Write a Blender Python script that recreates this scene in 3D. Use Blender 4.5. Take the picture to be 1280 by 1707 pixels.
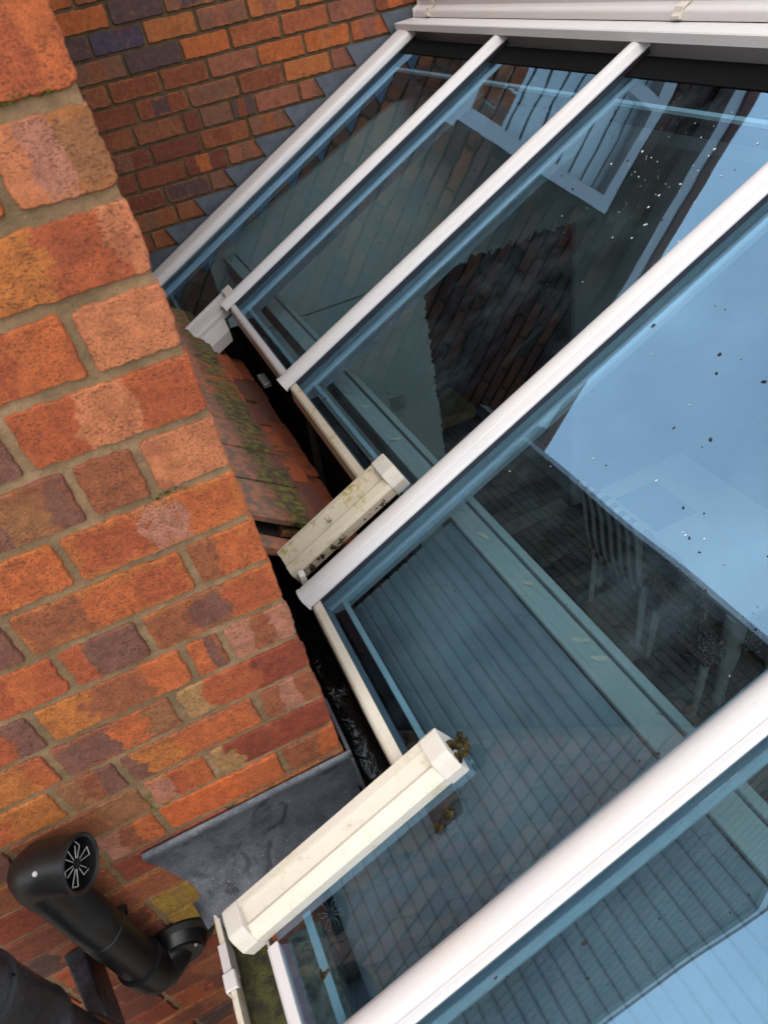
import bpy, math, random
from mathutils import Vector, Matrix, noise
random.seed(7)
for o in list(bpy.data.objects): bpy.data.objects.remove(o)
S = bpy.context.scene
COL = S.collection
H = 3.30                      # camera height above the floor; everything below is laid out relative to the camera, then lifted
# ------------------------------------------------------------------ camera
cam = bpy.data.cameras.new('camera'); CAM = bpy.data.objects.new('camera', cam); COL.objects.link(CAM)
r0 = Vector((0.89856909, -0.40433502, -0.17055089)); r1 = Vector((-0.38459778, -0.53845305, -0.74976765)); r2 = Vector((0.21132488, 0.7393115, -0.63934403))
m3 = Matrix((r0, -r1, -r2)).transposed()
CAM.matrix_world = Matrix.Translation((0, 0, H)) @ m3.to_4x4()
cam.sensor_fit = 'VERTICAL'; cam.sensor_height = 24.0; cam.lens = 24.0 * 1146.29 / 1707
cam.clip_start = 0.02; cam.clip_end = 500
cam.dof.use_dof = True; cam.dof.focus_distance = 1.7; cam.dof.aperture_fstop = 6.0
S.camera = CAM
# ------------------------------------------------------------------ sky, sun, exposure
SUN_EL, SUN_AZ = math.radians(52), math.radians(205)      # azimuth clockwise from +Y
w = bpy.data.worlds.new('World'); S.world = w; w.use_nodes = True
nt = w.node_tree; bg = nt.nodes['Background']
sky = nt.nodes.new('ShaderNodeTexSky'); sky.sky_type = 'NISHITA'; sky.sun_disc = False
sky.sun_elevation = SUN_EL; sky.sun_rotation = SUN_AZ; sky.dust_density = 4.0; sky.air_density = 1.0
hs = nt.nodes.new('ShaderNodeHueSaturation'); hs.inputs['Saturation'].default_value = 0.3
nt.links.new(sky.outputs[0], hs.inputs['Color']); ov = nt.nodes.new('ShaderNodeMix'); ov.data_type = 'RGBA'; ov.inputs[0].default_value = 0.85; ov.inputs[7].default_value = (7.6, 8.0, 8.6, 1)   # even veil of cloud over the whole sky
tcw = nt.nodes.new('ShaderNodeTexCoord'); cn = nt.nodes.new('ShaderNodeTexNoise'); cn.inputs['Scale'].default_value = 2.4; cn.inputs['Detail'].default_value = 6     # soft cloud all over the sky
cr_ = nt.nodes.new('ShaderNodeMix'); cr_.data_type = 'RGBA'; cr_.inputs[6].default_value = (7.2, 7.9, 8.8, 1); cr_.inputs[7].default_value = (11.6, 11.8, 12.0, 1)
mr_ = nt.nodes.new('ShaderNodeMapRange'); mr_.inputs[1].default_value = .35; mr_.inputs[2].default_value = .68
nt.links.new(tcw.outputs['Generated'], cn.inputs['Vector']); nt.links.new(cn.outputs[0], mr_.inputs[0]); nt.links.new(mr_.outputs[0], cr_.inputs[0]); nt.links.new(cr_.outputs[2], ov.inputs[7])
nt.links.new(hs.outputs[0], ov.inputs[6]); nt.links.new(ov.outputs[2], bg.inputs['Color']); bg.inputs['Strength'].default_value = 0.15
sl = bpy.data.lights.new('sun', 'SUN'); sl.energy = 0.5; sl.angle = math.radians(28); sl.color = (1, .93, .85)
SO = bpy.data.objects.new('sun', sl); COL.objects.link(SO)
sd = Vector((math.sin(SUN_AZ) * math.cos(SUN_EL), math.cos(SUN_AZ) * math.cos(SUN_EL), math.sin(SUN_EL)))
SO.rotation_euler = sd.to_track_quat('Z', 'Y').to_euler(); SO.location = sd * 30
S.render.engine = 'CYCLES'
S.view_settings.view_transform = 'Standard'; S.view_settings.look = 'None'; S.view_settings.gamma = 1; S.view_settings.exposure = 0.68
S.cycles.transparent_max_bounces = 24; S.cycles.max_bounces = 7

# ------------------------------------------------------------------ helpers
def srgb(r, g, b):
    f = lambda c: (c / 255 / 12.92) if c <= 10 else ((c / 255 + .055) / 1.055) ** 2.4
    return (f(r), f(g), f(b))
def mesh(name, V, F, smooth=False):
    m = bpy.data.meshes.new(name); m.from_pydata([tuple(v) for v in V], [], F); m.update()
    if smooth:
        for p in m.polygons: p.use_smooth = True
    return m
def obj(name, V, F, mat, parent=None, smooth=False, data=None):
    o = bpy.data.objects.new(name, data or mesh(name, V, F, smooth))
    if mat and not data: o.data.materials.append(mat)
    COL.objects.link(o)
    if parent: o.parent = parent
    return o
def empty(name, loc=(0, 0, 0)):
    o = bpy.data.objects.new(name, None); COL.objects.link(o); o.location = loc; o.empty_display_size = .1; return o
def tag(o, label=None, cat=None, group=None, kind=None):
    if label: o['label'] = label
    if cat: o['category'] = cat
    if group: o['group'] = group
    if kind: o['kind'] = kind
    return o
class MB:
    """collects geometry for ONE mesh object"""
    def __init__(s): s.V = []; s.F = []
    def add(s, V, F):
        k = len(s.V); s.V += [Vector(v) for v in V]; s.F += [tuple(i + k for i in f) for f in F]; return s
    def box(s, x0, x1, y0, y1, z0, z1):
        V = [(x, y, z) for x in (x0, x1) for y in (y0, y1) for z in (z0, z1)]
        return s.add(V, [(0, 1, 3, 2), (4, 6, 7, 5), (0, 4, 5, 1), (2, 3, 7, 6), (0, 2, 6, 4), (1, 5, 7, 3)])
    def loft(s, rings, caps=True, closed=True):
        n = len(rings[0]); V = [v for r in rings for v in r]; F = []
        for a in range(len(rings) - 1):
            for i in range(n if closed else n - 1):
                j = (i + 1) % n; F.append((a * n + i, a * n + j, (a + 1) * n + j, (a + 1) * n + i))
        if caps: F.append(tuple(range(n))[::-1]); F.append(tuple(range((len(rings) - 1) * n, len(rings) * n)))
        return s.add(V, F)
    def tube(s, pts, rads, n=20, caps=True):
        pts = [Vector(p) for p in pts]
        if not isinstance(rads, (list, tuple)): rads = [rads] * len(pts)
        rings = []; ref = None
        for i, p in enumerate(pts):
            d = (pts[min(i + 1, len(pts) - 1)] - pts[max(i - 1, 0)]).normalized()
            if ref is None:
                ref = Vector((1, 0, 0)) if abs(d.x) < .8 else Vector((0, 1, 0))
            a = (ref - d * ref.dot(d)).normalized(); ref = a; b = d.cross(a)
            rings.append([p + (a * math.cos(t) + b * math.sin(t)) * rads[i] for t in [2 * math.pi * k / n for k in range(n)]])
        return s.loft(rings, caps)
    def build(s, name, mat, parent=None, smooth=False): return obj(name, s.V, s.F, mat, parent, smooth)
def autosmooth(o, ang=35):
    for p in o.data.polygons: p.use_smooth = True
    try: o.data.set_sharp_from_angle(angle=math.radians(ang))
    except Exception: pass
    return o
def bevel(o, w=.003, seg=2):
    b = o.modifiers.new('bevel', 'BEVEL'); b.width = w; b.segments = seg; b.limit_method = 'ANGLE'; b.angle_limit = math.radians(40); return o

# ------------------------------------------------------------------ materials
class N:
    def __init__(s, name):
        s.m = bpy.data.materials.new(name); s.m.use_nodes = True; s.t = s.m.node_tree; s.b = s.t.nodes['Principled BSDF']; s.out = s.t.nodes['Material Output']
        s.tc = s.t.nodes.new('ShaderNodeTexCoord')
    def n(s, ty, ins=None, **kw):
        d = s.t.nodes.new('ShaderNode' + ty)
        for k, v in kw.items(): setattr(d, k, v)
        for k, v in (ins or {}).items():
            if isinstance(v, bpy.types.NodeSocket): s.t.links.new(v, d.inputs[k])
            else: d.inputs[k].default_value = v
        return d
    def noise(s, co, scale, detail=4, rough=.55, dist=0):
        return s.n('TexNoise', {'Vector': co, 'Scale': scale, 'Detail': detail, 'Roughness': rough, 'Distortion': dist}).outputs[0]
    def ramp(s, v, a, b, lo=0., hi=1.):
        return s.n('MapRange', {'Value': v, 'From Min': a, 'From Max': b, 'To Min': lo, 'To Max': hi}, interpolation_type='SMOOTHSTEP').outputs[0]
    def mix(s, f, a, b, mode='MIX'):
        d = s.t.nodes.new('ShaderNodeMix'); d.data_type = 'RGBA'; d.blend_type = mode
        for k, v in ((0, f), (6, a), (7, b)):
            if isinstance(v, bpy.types.NodeSocket): s.t.links.new(v, d.inputs[k])
            else: d.inputs[k].default_value = v if k == 0 else (*v[:3], 1)
        return d.outputs[2]
    def math(s, op, a, b=0.):
        return s.n('Math', {0: a, 1: b}, operation=op).outputs[0]
    def scale(s, co, v): return s.n('Mapping', {'Vector': co, 'Scale': v}).outputs[0]
    def col(s, c): s.set('Base Color', c)
    def set(s, k, v):
        if isinstance(v, bpy.types.NodeSocket): s.t.links.new(v, s.b.inputs[k])
        else: s.b.inputs[k].default_value = (*v, 1) if isinstance(v, tuple) and len(v) == 3 else v
    def bump(s, h, strength=.5, dist=.002, prev=None):
        ins = {'Height': h, 'Strength': strength, 'Distance': dist}
        if prev is not None: ins['Normal'] = prev
        o = s.n('Bump', ins).outputs[0]; s.t.links.new(o, s.b.inputs['Normal']); return o

def rnd(s): return s.n('ObjectInfo').outputs['Random']
def brick_mat(name, island=False):
    s = N(name); co = s.tc.outputs['Object']
    if island:
        r = s.n('NewGeometry').outputs['Random Per Island']
        cr = s.n('ValToRGB', {'Fac': r}); e = cr.color_ramp; e.interpolation = 'CONSTANT'
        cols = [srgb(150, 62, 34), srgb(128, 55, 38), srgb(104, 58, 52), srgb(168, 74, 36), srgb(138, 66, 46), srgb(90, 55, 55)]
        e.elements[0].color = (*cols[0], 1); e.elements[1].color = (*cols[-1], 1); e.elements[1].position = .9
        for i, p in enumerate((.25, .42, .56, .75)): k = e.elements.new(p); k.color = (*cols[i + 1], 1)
        base = cr.outputs[0]; off = co
    else:
        R = rnd(s); off = s.n('VectorMath', {0: co, 1: s.n('CombineXYZ', {0: s.math('MULTIPLY', R, 37.), 1: s.math('MULTIPLY', R, 11.), 2: s.math('MULTIPLY', R, 23.)}).outputs[0]}, operation='ADD').outputs[0]
        A = lambda k: s.n('Attribute', attribute_type='OBJECT', attribute_name=k)
        gx = s.n('SeparateXYZ', {0: s.tc.outputs['Generated']}).outputs[0]
        wob = s.math('ADD', gx, s.ramp(s.noise(off, 26, 3), 0.2, .8, -.10, .10))
        f1 = s.ramp(s.math('SUBTRACT', wob, A('b1').outputs['Fac']), -.018, .018); f2 = s.ramp(s.math('SUBTRACT', wob, A('b2').outputs['Fac']), -.02, .02)
        base = s.mix(f2, s.mix(f1, A('ca').outputs['Color'], A('cb').outputs['Color']), A('cc').outputs['Color'])
        # soft stains of kiln colour, pale bloom and ochre crust along the arrises
        base = s.mix(s.ramp(s.noise(off, 17, 5, .6), .52, .78, 0, .55), base, srgb(120, 52, 34))
        base = s.mix(s.ramp(s.noise(off, 31, 6, .7), .56, .8, 0, .4), base, srgb(190, 118, 76))
        gz = s.n('SeparateXYZ', {0: s.tc.outputs['Generated']}).outputs[2]
        ex = s.math('MULTIPLY', s.math('ABSOLUTE', s.math('SUBTRACT', gx, .5)), 2.); ez = s.math('MULTIPLY', s.math('ABSOLUTE', s.math('SUBTRACT', gz, .5)), 2.)
        ex = s.math('SUBTRACT', 1., s.math('MULTIPLY', s.math('SUBTRACT', 1., ex), 2.6))
        e = s.math('ADD', s.math('MAXIMUM', ex, ez), s.ramp(s.noise(off, 55, 4), .2, .8, -.28, .28))
        base = s.mix(s.math('MULTIPLY', s.ramp(e, .62, .92), A('rs').outputs['Fac']), base, A('rc').outputs['Color'])
    v = s.ramp(s.noise(off, 60, 6, .7), .25, .75, .52, .92)
    base = s.mix(1., base, s.n('CombineColor', {0: v, 1: v, 2: v}).outputs[0], 'MULTIPLY')
    gr = s.ramp(s.noise(off, 520, 3, .75), .3, .7, .70, 1.22); base = s.mix(1., base, s.n('CombineColor', {0: gr, 1: gr, 2: gr}).outputs[0], 'MULTIPLY')
    # drag marks and pits: small dark flecks stretched along the brick
    st = s.scale(off, (150, 150, 380)); fl = s.noise(st, 1.6, 2, .5); fleck = s.ramp(fl, .57, .64)
    gate = s.ramp(s.noise(off, 22, 3), .30, .52); fleck = s.math('MULTIPLY', fleck, gate)
    pit = s.ramp(s.n('TexVoronoi', {'Vector': s.scale(off, (230, 230, 230)), 'Scale': 1.}).outputs['Distance'], .20, .10); pit = s.math('MULTIPLY', pit, s.ramp(s.noise(off, 70, 2), .56, .66))
    dark = s.math('MAXIMUM', fleck, pit)
    base = s.mix(s.math('MULTIPLY', dark, .6), base, srgb(62, 36, 26))
    base = s.n('HueSaturation', {'Color': base, 'Hue': .507, 'Saturation': .98, 'Value': .40 if island else .92}).outputs[0]  # island bricks lowered in value to weaken their reflection in the panes
    s.col(base); s.set('Roughness', .82); s.set('Specular IOR Level', .3)
    b = s.bump(s.noise(off, 240, 5, .7), .55, .0012); b = s.bump(s.noise(off, 38, 4, .6), .22, .003, b); s.bump(s.math('SUBTRACT', 1., dark), .6, .0012, b)
    return s.m
def mortar_mat(name='mortar', k=1.):
    s = N(name); co = s.tc.outputs['Object']
    c = s.mix(s.ramp(s.noise(co, 9, 5, .6), .35, .7), srgb(112 * k, 91 * k, 67 * k), srgb(150 * k, 120 * k, 90 * k))
    c = s.mix(s.ramp(s.noise(co, 60, 5, .7), .35, .75, 0, .6), c, srgb(88 * k, 72 * k, 52 * k))
    c = s.mix(s.ramp(s.noise(co, 330, 2), .70, .76, 0, .4), c, srgb(200, 182, 150))
    c = s.mix(s.math('MULTIPLY', s.ramp(s.noise(co, 6.3, 4), .62, .75), s.ramp(s.noise(co, 80, 4), .4, .6)), c, srgb(84, 86, 40))
    s.col(c); s.set('Roughness', .95); s.set('Specular IOR Level', .1)
    b = s.bump(s.noise(co, 420, 4, .7), .8, .0015); s.bump(s.noise(co, 70, 4, .6), .7, .005, b); return s.m
def pvc_mat(name, c, dirt=.5, algae=0., gloss=.32):
    s = N(name); co = s.tc.outputs['Object']
    a = s.mix(s.ramp(s.noise(co, 7, 5, .65), .4, .75, 0, dirt * .5), c, srgb(208, 190, 168))
    a = s.mix(s.math('MULTIPLY', s.ramp(s.noise(co, 260, 3, .6), .68, .76), .35 + dirt * .5), a, srgb(112, 92, 70))
    st = s.noise(s.scale(co, (5, 90, 90)), 1., 5, .7); a = s.mix(s.math('MULTIPLY', s.ramp(st, .52, .85), .12 + dirt * .25), a, srgb(150, 138, 124))
    a = s.mix(s.ramp(s.noise(co, 700, 2), .70, .74, 0, .7), a, srgb(58, 48, 40))
    if algae:
        g = s.math('MULTIPLY', s.ramp(s.noise(co, 14, 5, .7), .5, .66), s.ramp(s.noise(co, 90, 5, .7), .42, .62))
        a = s.mix(s.math('MULTIPLY', g, algae), a, srgb(150, 138, 62))
        g = s.math('MULTIPLY', s.ramp(s.noise(co, 33, 5, .7), .62, .68), algae); a = s.mix(s.math('MULTIPLY', g, .5), a, srgb(120, 96, 58))
    s.col(a); s.set('Roughness', s.ramp(s.noise(co, 30, 4), .3, .8, gloss, gloss + .25))
    s.bump(s.noise(co, 55, 3), .12, .0008); return s.m
def plain(name, c, rough=.6, var=.25, sc=20, bump=.2, bd=.002, spec=.5, metal=0., c2=None):
    s = N(name); co = s.tc.outputs['Object']
    lo = c2 or tuple(x * (1 - var) for x in c)
    s.col(s.mix(s.ramp(s.noise(co, sc, 5, .62), .35, .68), c, lo)); s.set('Roughness', rough); s.set('Specular IOR Level', spec); s.set('Metallic', metal)
    if bump: s.bump(s.noise(co, sc * 5, 5, .65), bump, bd)
    return s.m
def lead_mat(name='lead'):
    s = N(name); co = s.tc.outputs['Object']
    c = s.mix(s.ramp(s.noise(co, 14, 6, .7), .38, .66), srgb(82, 84, 91), srgb(60, 61, 66))
    c = s.mix(s.math('MULTIPLY', s.ramp(s.noise(co, 21, 4, .6, 1.2), .56, .68), .8), c, srgb(44, 43, 45))
    c = s.mix(s.math('MULTIPLY', s.ramp(s.noise(co, 48, 6, .75), .58, .75), .4), c, srgb(130, 132, 138))
    c = s.mix(s.ramp(s.noise(co, 420, 2), .66, .72, 0, .5), c, srgb(190, 190, 190))
    s.col(c); s.set('Metallic', .25); s.set('Roughness', s.ramp(s.noise(co, 25, 4), .3, .7, .42, .75))
    b = s.bump(s.noise(co, 18, 4), .4, .006); s.bump(s.noise(co, 180, 4), .25, .001, b); return s.m
def tile_mat():
    s = N('clay_tile'); co = s.tc.outputs['Object']; R = rnd(s)
    off = s.n('VectorMath', {0: co, 1: s.n('CombineXYZ', {0: s.math('MULTIPLY', R, 31.), 1: s.math('MULTIPLY', R, 17.)}).outputs[0]}, operation='ADD').outputs[0]
    A = s.n('Attribute', attribute_type='OBJECT', attribute_name='moss').outputs['Fac']; x = s.n('SeparateXYZ', {0: co}).outputs[0]
    c = s.mix(s.ramp(R, .1, .9), srgb(152, 72, 36), srgb(92, 50, 38))
    c = s.mix(s.ramp(s.noise(off, 22, 5, .65), .42, .7), c, srgb(92, 56, 42))
    c = s.mix(s.math('MULTIPLY', A, s.ramp(x, .15, .07)), c, s.mix(s.ramp(s.noise(off, 40, 4), .4, .6), srgb(146, 92, 66), srgb(100, 80, 66)))
    band = s.math('MULTIPLY', s.ramp(x, .075, .135), s.ramp(x, .200, .165))
    g = s.ramp(s.math('ADD', s.noise(off, 17, 6, .75), s.math('MULTIPLY', band, .27)), .62, .78); g = s.math('MULTIPLY', g, s.ramp(s.noise(s.scale(off, (60, 300, 60)), 1., 4), .32, .5))
    c = s.mix(g, c, s.mix(s.ramp(s.noise(off, 60, 3), .4, .65), srgb(46, 44, 18), srgb(98, 92, 28)))
    c = s.mix(s.ramp(s.noise(off, 75, 3), .64, .70, 0, .8), c, srgb(40, 32, 26))
    s.col(c); s.set('Roughness', .75)
    b = s.bump(s.noise(off, 260, 4, .7), .5, .001); s.bump(g, .6, .004, b); return s.m
def glass_mat(name='solar_glass', tint=(.70, .80, .825), refl=(.40, .69, 1.), base=.175, gain=1.0, film=1.):
    """coated glass: tinted transmission, bluish coating reflection, thin dust film"""
    s = N(name); t = s.t; t.nodes.remove(s.b)
    co = s.tc.outputs['Object']
    runs = s.math('MULTIPLY', s.ramp(s.noise(s.scale(co, (2.2, 26, 2.2)), 1., 5, .7), .48, .8), s.ramp(s.noise(co, 3.1, 4), .35, .7))
    f = s.math('ADD', s.math('MULTIPLY', s.ramp(s.noise(co, 5.2, 6, .7), .42, .85), .11 * film), s.math('MULTIPLY', runs, .09 * film))
    tr = s.n('BsdfTransparent', {'Color': (*tint, 1)})
    bm = s.n('Bump', {'Height': s.noise(co, 2.3, 2), 'Strength': .06, 'Distance': .02}).outputs[0]
    gl = s.n('BsdfGlossy', {'Color': (*refl, 1), 'Roughness': s.ramp(s.noise(co, 4., 3), .3, .8, .004, .03), 'Normal': bm})
    df = s.n('BsdfDiffuse', {'Color': (*srgb(136, 168, 180), 1)})
    fr = s.n('Fresnel', {'IOR': 1.5, 'Normal': bm}).outputs[0]
    front = s.math('SUBTRACT', 1., s.n('NewGeometry').outputs['Backfacing'])   # the panes are thin: reflect at the face that is met first
    fr = s.math('MULTIPLY', s.math('MINIMUM', s.math('ADD', s.math('MULTIPLY', fr, gain), base), .9), front)
    a = s.n('MixShader', {0: s.math('MULTIPLY', f, front), 1: tr.outputs[0], 2: df.outputs[0]})
    b = s.n('MixShader', {0: fr, 1: a.outputs[0], 2: gl.outputs[0]})
    t.links.new(b.outputs[0], s.out.inputs['Surface']); return s.m
def moss_mat():
    s = N('moss'); co = s.tc.outputs['Object']
    c = s.mix(s.ramp(s.noise(co, 120, 4), .4, .65), srgb(36, 31, 20), srgb(74, 64, 36)); s.col(c); s.set('Roughness', 1.); s.set('Specular IOR Level', .1)
    s.bump(s.noise(co, 500, 4), 1., .003); return s.m
def board_mat():
    s = N('grey_board'); co = s.tc.outputs['Object']
    c = s.mix(s.ramp(s.noise(co, 6, 5, .6), .35, .7), srgb(142, 147, 153), srgb(116, 122, 130)); c = s.mix(s.ramp(s.noise(co, 210, 2), .67, .72, 0, .6), c, srgb(86, 84, 80))
    s.col(c); s.set('Roughness', .7); s.bump(s.noise(co, 60, 4), .2, .001); return s.m
def plank_mat():
    s = N('floor_plank'); co = s.tc.outputs['Object']; R = rnd(s)
    c = s.mix(s.ramp(R, 0, 1), srgb(84, 70, 60), srgb(184, 164, 142))
    c = s.mix(s.ramp(s.noise(s.scale(co, (2, 30, 1)), 6, 5, .7), .4, .7, 0, .6), c, srgb(58, 46, 40)); s.col(c); s.set('Roughness', .45); return s.m
def stripe_mat(name, ax, sc, a, b):
    s = N(name); co = s.tc.outputs['Object']; v = s.n('SeparateXYZ', {0: co}).outputs[ax]
    s.col(s.mix(s.ramp(s.math('SINE', s.math('MULTIPLY', v, sc)), -.15, .15), a, b)); s.set('Roughness', .9); return s.m
def fleck_fabric():
    s = N('flecked_fabric'); co = s.tc.outputs['Object']
    s.col(s.mix(s.ramp(s.noise(s.scale(co, (60, 60, 14)), 3., 2, .5, .8), .55, .6), srgb(60, 52, 47), srgb(230, 216, 192))); s.set('Roughness', .95); return s.m
def water_mat():
    s = N('wet_black_liner'); co = s.tc.outputs['Object']
    s.col(s.mix(s.ramp(s.noise(co, 60, 5, .7), .5, .7), srgb(14, 13, 12), srgb(38, 32, 24))); s.set('Roughness', .12); s.set('Specular IOR Level', .5)
    b = s.bump(s.noise(s.scale(co, (1, 1, 1)), 18, 3, .5, 1.5), .3, .012); s.bump(s.noise(co, 70, 4), .12, .002, b); return s.m
BRICK, BRICKF, MORTAR, MORTARB = brick_mat('brick'), brick_mat('brick_far_dimmed', True), mortar_mat(), mortar_mat('dimmed_mortar', .46)  # far bricks and second mortar darkened to dim their image in the glass
MORTARW = mortar_mat('brown_mortar', .72)
PVC = pvc_mat('white_pvc', srgb(198, 191, 188), .4)
PVCD = pvc_mat('weathered_pvc', srgb(200, 190, 174), .9, .5)
PVCA = pvc_mat('algae_pvc', srgb(196, 182, 160), .8, .95)
PVCC = pvc_mat('speckled_pvc_cap', srgb(192, 184, 172), .95, .25, .5)
RUB = plain('black_gasket', srgb(36, 33, 40), .5, .3, 30, .1)
LEADS = plain('lead_sheet', srgb(82, 87, 95), .55, .35, 16, .25, .003, .5, .2)
LEAD, TILE, GLASS, MOSS, BOARD, PLANK, WET = lead_mat(), tile_mat(), glass_mat(), moss_mat(), board_mat(), plank_mat(), water_mat()
CLEAR = glass_mat('clear_glass', (.95, .96, .96), (1, 1, 1), 0., 1., .3)
BLACKP = plain('black_plastic', srgb(21, 20, 21), .40, .45, 45, .15, .0006, .45)
BLACKI = plain('black_painted_iron', srgb(24, 24, 27), .2, .35, 9, .7, .004, .5, 0, srgb(52, 54, 58))
DARK = plain('dark_timber', srgb(34, 27, 22), .8, .4, 20, .3)
BLACKB = plain('shade_black', srgb(13, 13, 14), .9, .2, 20, .1, .002, .1)  # flat black painting in shade at eaves and glass top; also flue baffle
PLAST = plain('plaster', srgb(226, 228, 224), .9, .06, 5, .1)
SPACER = plain('spacer_bar', srgb(196, 210, 218), .35, .1, 30, 0)
LEDGE = pvc_mat('ledge_paint', srgb(176, 178, 176), .5)
WEBM = plain('grey_web', srgb(170, 176, 184), .5, .1, 20, 0)
SCREW = plain('zinc_screw', srgb(210, 210, 208), .3, .1, 100, 0, metal=.6)
BROWN = plain('dry_leaf', srgb(240, 226, 200), .9, .3, 300, .5)
WHITEW = plain('white_wood', srgb(232, 230, 226), .5, .06, 30, .05)
RENDER = plain('mossy_render', srgb(150, 140, 118), .95, .4, 40, .8, .006, .2, 0, srgb(70, 66, 52))
ROOFT = plain('roof_tile_plain', srgb(120, 66, 50), .8, .35, 12, .4)
DIRT = plain('dirt', srgb(40, 33, 26), .95, .4, 200, .3)
DROP = plain('pale_droppings', srgb(206, 208, 204), .9, .2, 200, .3)

# ------------------------------------------------------------------ layout constants (metres, camera at the origin)
YA, XA, ZA = .6756, .0304, -.0589       # gable wall: plane, corner, course datum
YB, ZB = 3.1025, -.2574                 # recessed wall: plane, course datum
T, ZR = .4815, -.9891                   # roof: z = ZR + T x is the plane of the bar tops
P = math.atan(T); CP, SP = math.cos(P), math.sin(P)
FL = -3.30                              # floor
def RN(x, y, n=0.): return Vector((x - n * SP, y, ZR + T * x + n * CP))   # offset square to the roof
def RP(x, y, n=0.): return Vector((x, y, ZR + T * x + n / CP))             # offset straight up
def xsec(prof, y, x0, x1, mb=None):     # extrude a (dy, n) section along the roof slope
    mb = mb or MB(); return mb.loft([[RN(x0, y + a, b) for a, b in prof], [RN(x1, y + a, b) for a, b in prof]])
def yext(prof, y0, y1, mb=None):        # extrude an (x, z) section along Y
    mb = mb or MB(); return mb.loft([[Vector((a, y0, b)) for a, b in prof], [Vector((a, y1, b)) for a, b in prof]])

# ------------------------------------------------------------------ ground
g = MB(); g.add([(-60, -60, FL - .06), (60, -60, FL - .06), (60, 60, FL - .06), (-60, 60, FL - .06)], [(0, 1, 2, 3)])
tag(g.build('ground', plain('concrete_yard', srgb(128, 122, 114), .9, .3, 1.2, .3)), 'grey concrete yard around the house', kind='structure')

# ------------------------------------------------------------------ bricks
def brick_mesh(L, Hh, D, seed, n=40, rough=.0025, dome=.0006):
    """front face looks along -Y; uneven outline, rounded arris"""
    rr = random.Random(seed); hx, hz = L / 2, Hh / 2
    def outline(inset, amp, off):
        pts = []; per = 2 * (L + Hh); cr = .005
        for i in range(n):
            s_ = per * i / n
            if s_ < L: x, z = -hx + s_, -hz
            elif s_ < L + Hh: x, z = hx, -hz + s_ - L
            elif s_ < 2 * L + Hh: x, z = hx - (s_ - L - Hh), hz
            else: x, z = -hx, hz - (s_ - 2 * L - Hh)
            # rounded corners
            ax, az = abs(x), abs(z); cx, cz = hx - cr, hz - cr
            if ax > cx and az > cz:
                dx, dz = ax - cx, az - cz; q = math.hypot(dx, dz)
                if q > cr: ax, az = cx + dx / q * cr, cz + dz / q * cr
                x, z = math.copysign(ax, x), math.copysign(az, z)
            k = noise.noise(Vector((x * 60 + off, z * 60, seed * 3.1))) * amp + noise.noise(Vector((x * 190 + off, z * 190, seed * 1.7))) * amp * .6 + noise.noise(Vector((x * 520 + off, z * 520, seed * .7))) * amp * .4
            r = math.hypot(x / hx, z / hz) or 1
            x *= 1 - (inset + k) / hx * min(1, abs(x) / hx) ** 2; z *= 1 - (inset + k) / hz * min(1, abs(z) / hz) ** 2
            pts.append((x, z))
        return pts
    o0, o1, o2 = outline(0, rough, seed), outline(.0004, rough, seed), outline(.0022, rough * .9, seed)
    V = [(x, D, z) for x, z in o0] + [(x, .003, z) for x, z in o1] + [(x, -dome, z) for x, z in o2]
    F = []
    for a in range(2):
        for i in range(n): j = (i + 1) % n; F.append((a * n + i, a * n + j, a * n + n + j, a * n + n + i))
    F.append(tuple(range(2 * n, 3 * n)))
    m = mesh('brick', V, F, True); m.polygons[len(F) - 1].use_smooth = False; return m
def put_brick(data, x, y, z, parent, cols, b=(.36, .66), tilt=0., sx=1., sz=1.):
    o = bpy.data.objects.new('brick', data); COL.objects.link(o); o.parent = parent; o.location = (x, y, z)
    o.rotation_euler = (random.gauss(0, .006), tilt, random.gauss(0, .008)); o.scale = (sx, 1, sz)
    for k, c in zip(('ca', 'cb', 'cc'), cols): o[k] = [float(v) for v in c]
    o['b1'], o['b2'] = float(b[0]), float(b[1]); o['rs'] = max(0., random.uniform(-.5, .75)); o['rc'] = list(random.choice((OC, BR, PU, OC)) if y < 1 else srgb(172, 96, 48)); return o
OR, RO, PK, PU, OC, BR, DR, PG = srgb(188, 86, 44), srgb(172, 74, 42), srgb(194, 108, 72), srgb(124, 76, 64), srgb(186, 100, 44), srgb(150, 78, 50), srgb(140, 54, 36), srgb(176, 108, 88)
OL, BO, YE, DB, OD = srgb(150, 92, 58), srgb(206, 88, 40), srgb(172, 122, 76), srgb(94, 62, 56), srgb(164, 124, 46)
PAL = [OR, RO, PK, PU, BR, DR, PG, OC]
# -- gable wall of the house wing
WING = empty('brick_house_wing', (-1.1, 1.9, FL))
tag(WING, 'brick gable wing of mottled orange and purple bricks with sandy mortar, pipes on its face', 'building')
def W(o):  # keep world placement under the wing's Empty
    o.parent = WING; o.location = Vector(o.location) - WING.location; return o
EAV, APX, APZ, LEA = 1.0, -1.10, 1.83, -2.25
m = MB(); prof = [(LEA, FL - .05), (XA - .011, FL - .05), (XA - .011, 1.02), (APX, APZ - .04), (LEA, 1.02)]
m.loft([[Vector((a, YA + .021, b)) for a, b in prof], [Vector((a, YB + .2, b)) for a, b in prof]])
W(m.build('wall', MORTARB)); fm = MB(); fm.loft([[Vector((a, y, b)) for a, b in prof] for y in (YA + .0035, YA + .0208)]); W(fm.build('mortar_face', MORTAR)); W(MB().box(XA - .011, XA - .0035, YA + .0035, YA + .03, FL, 1.0).build('corner_joint', MORTAR))
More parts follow.
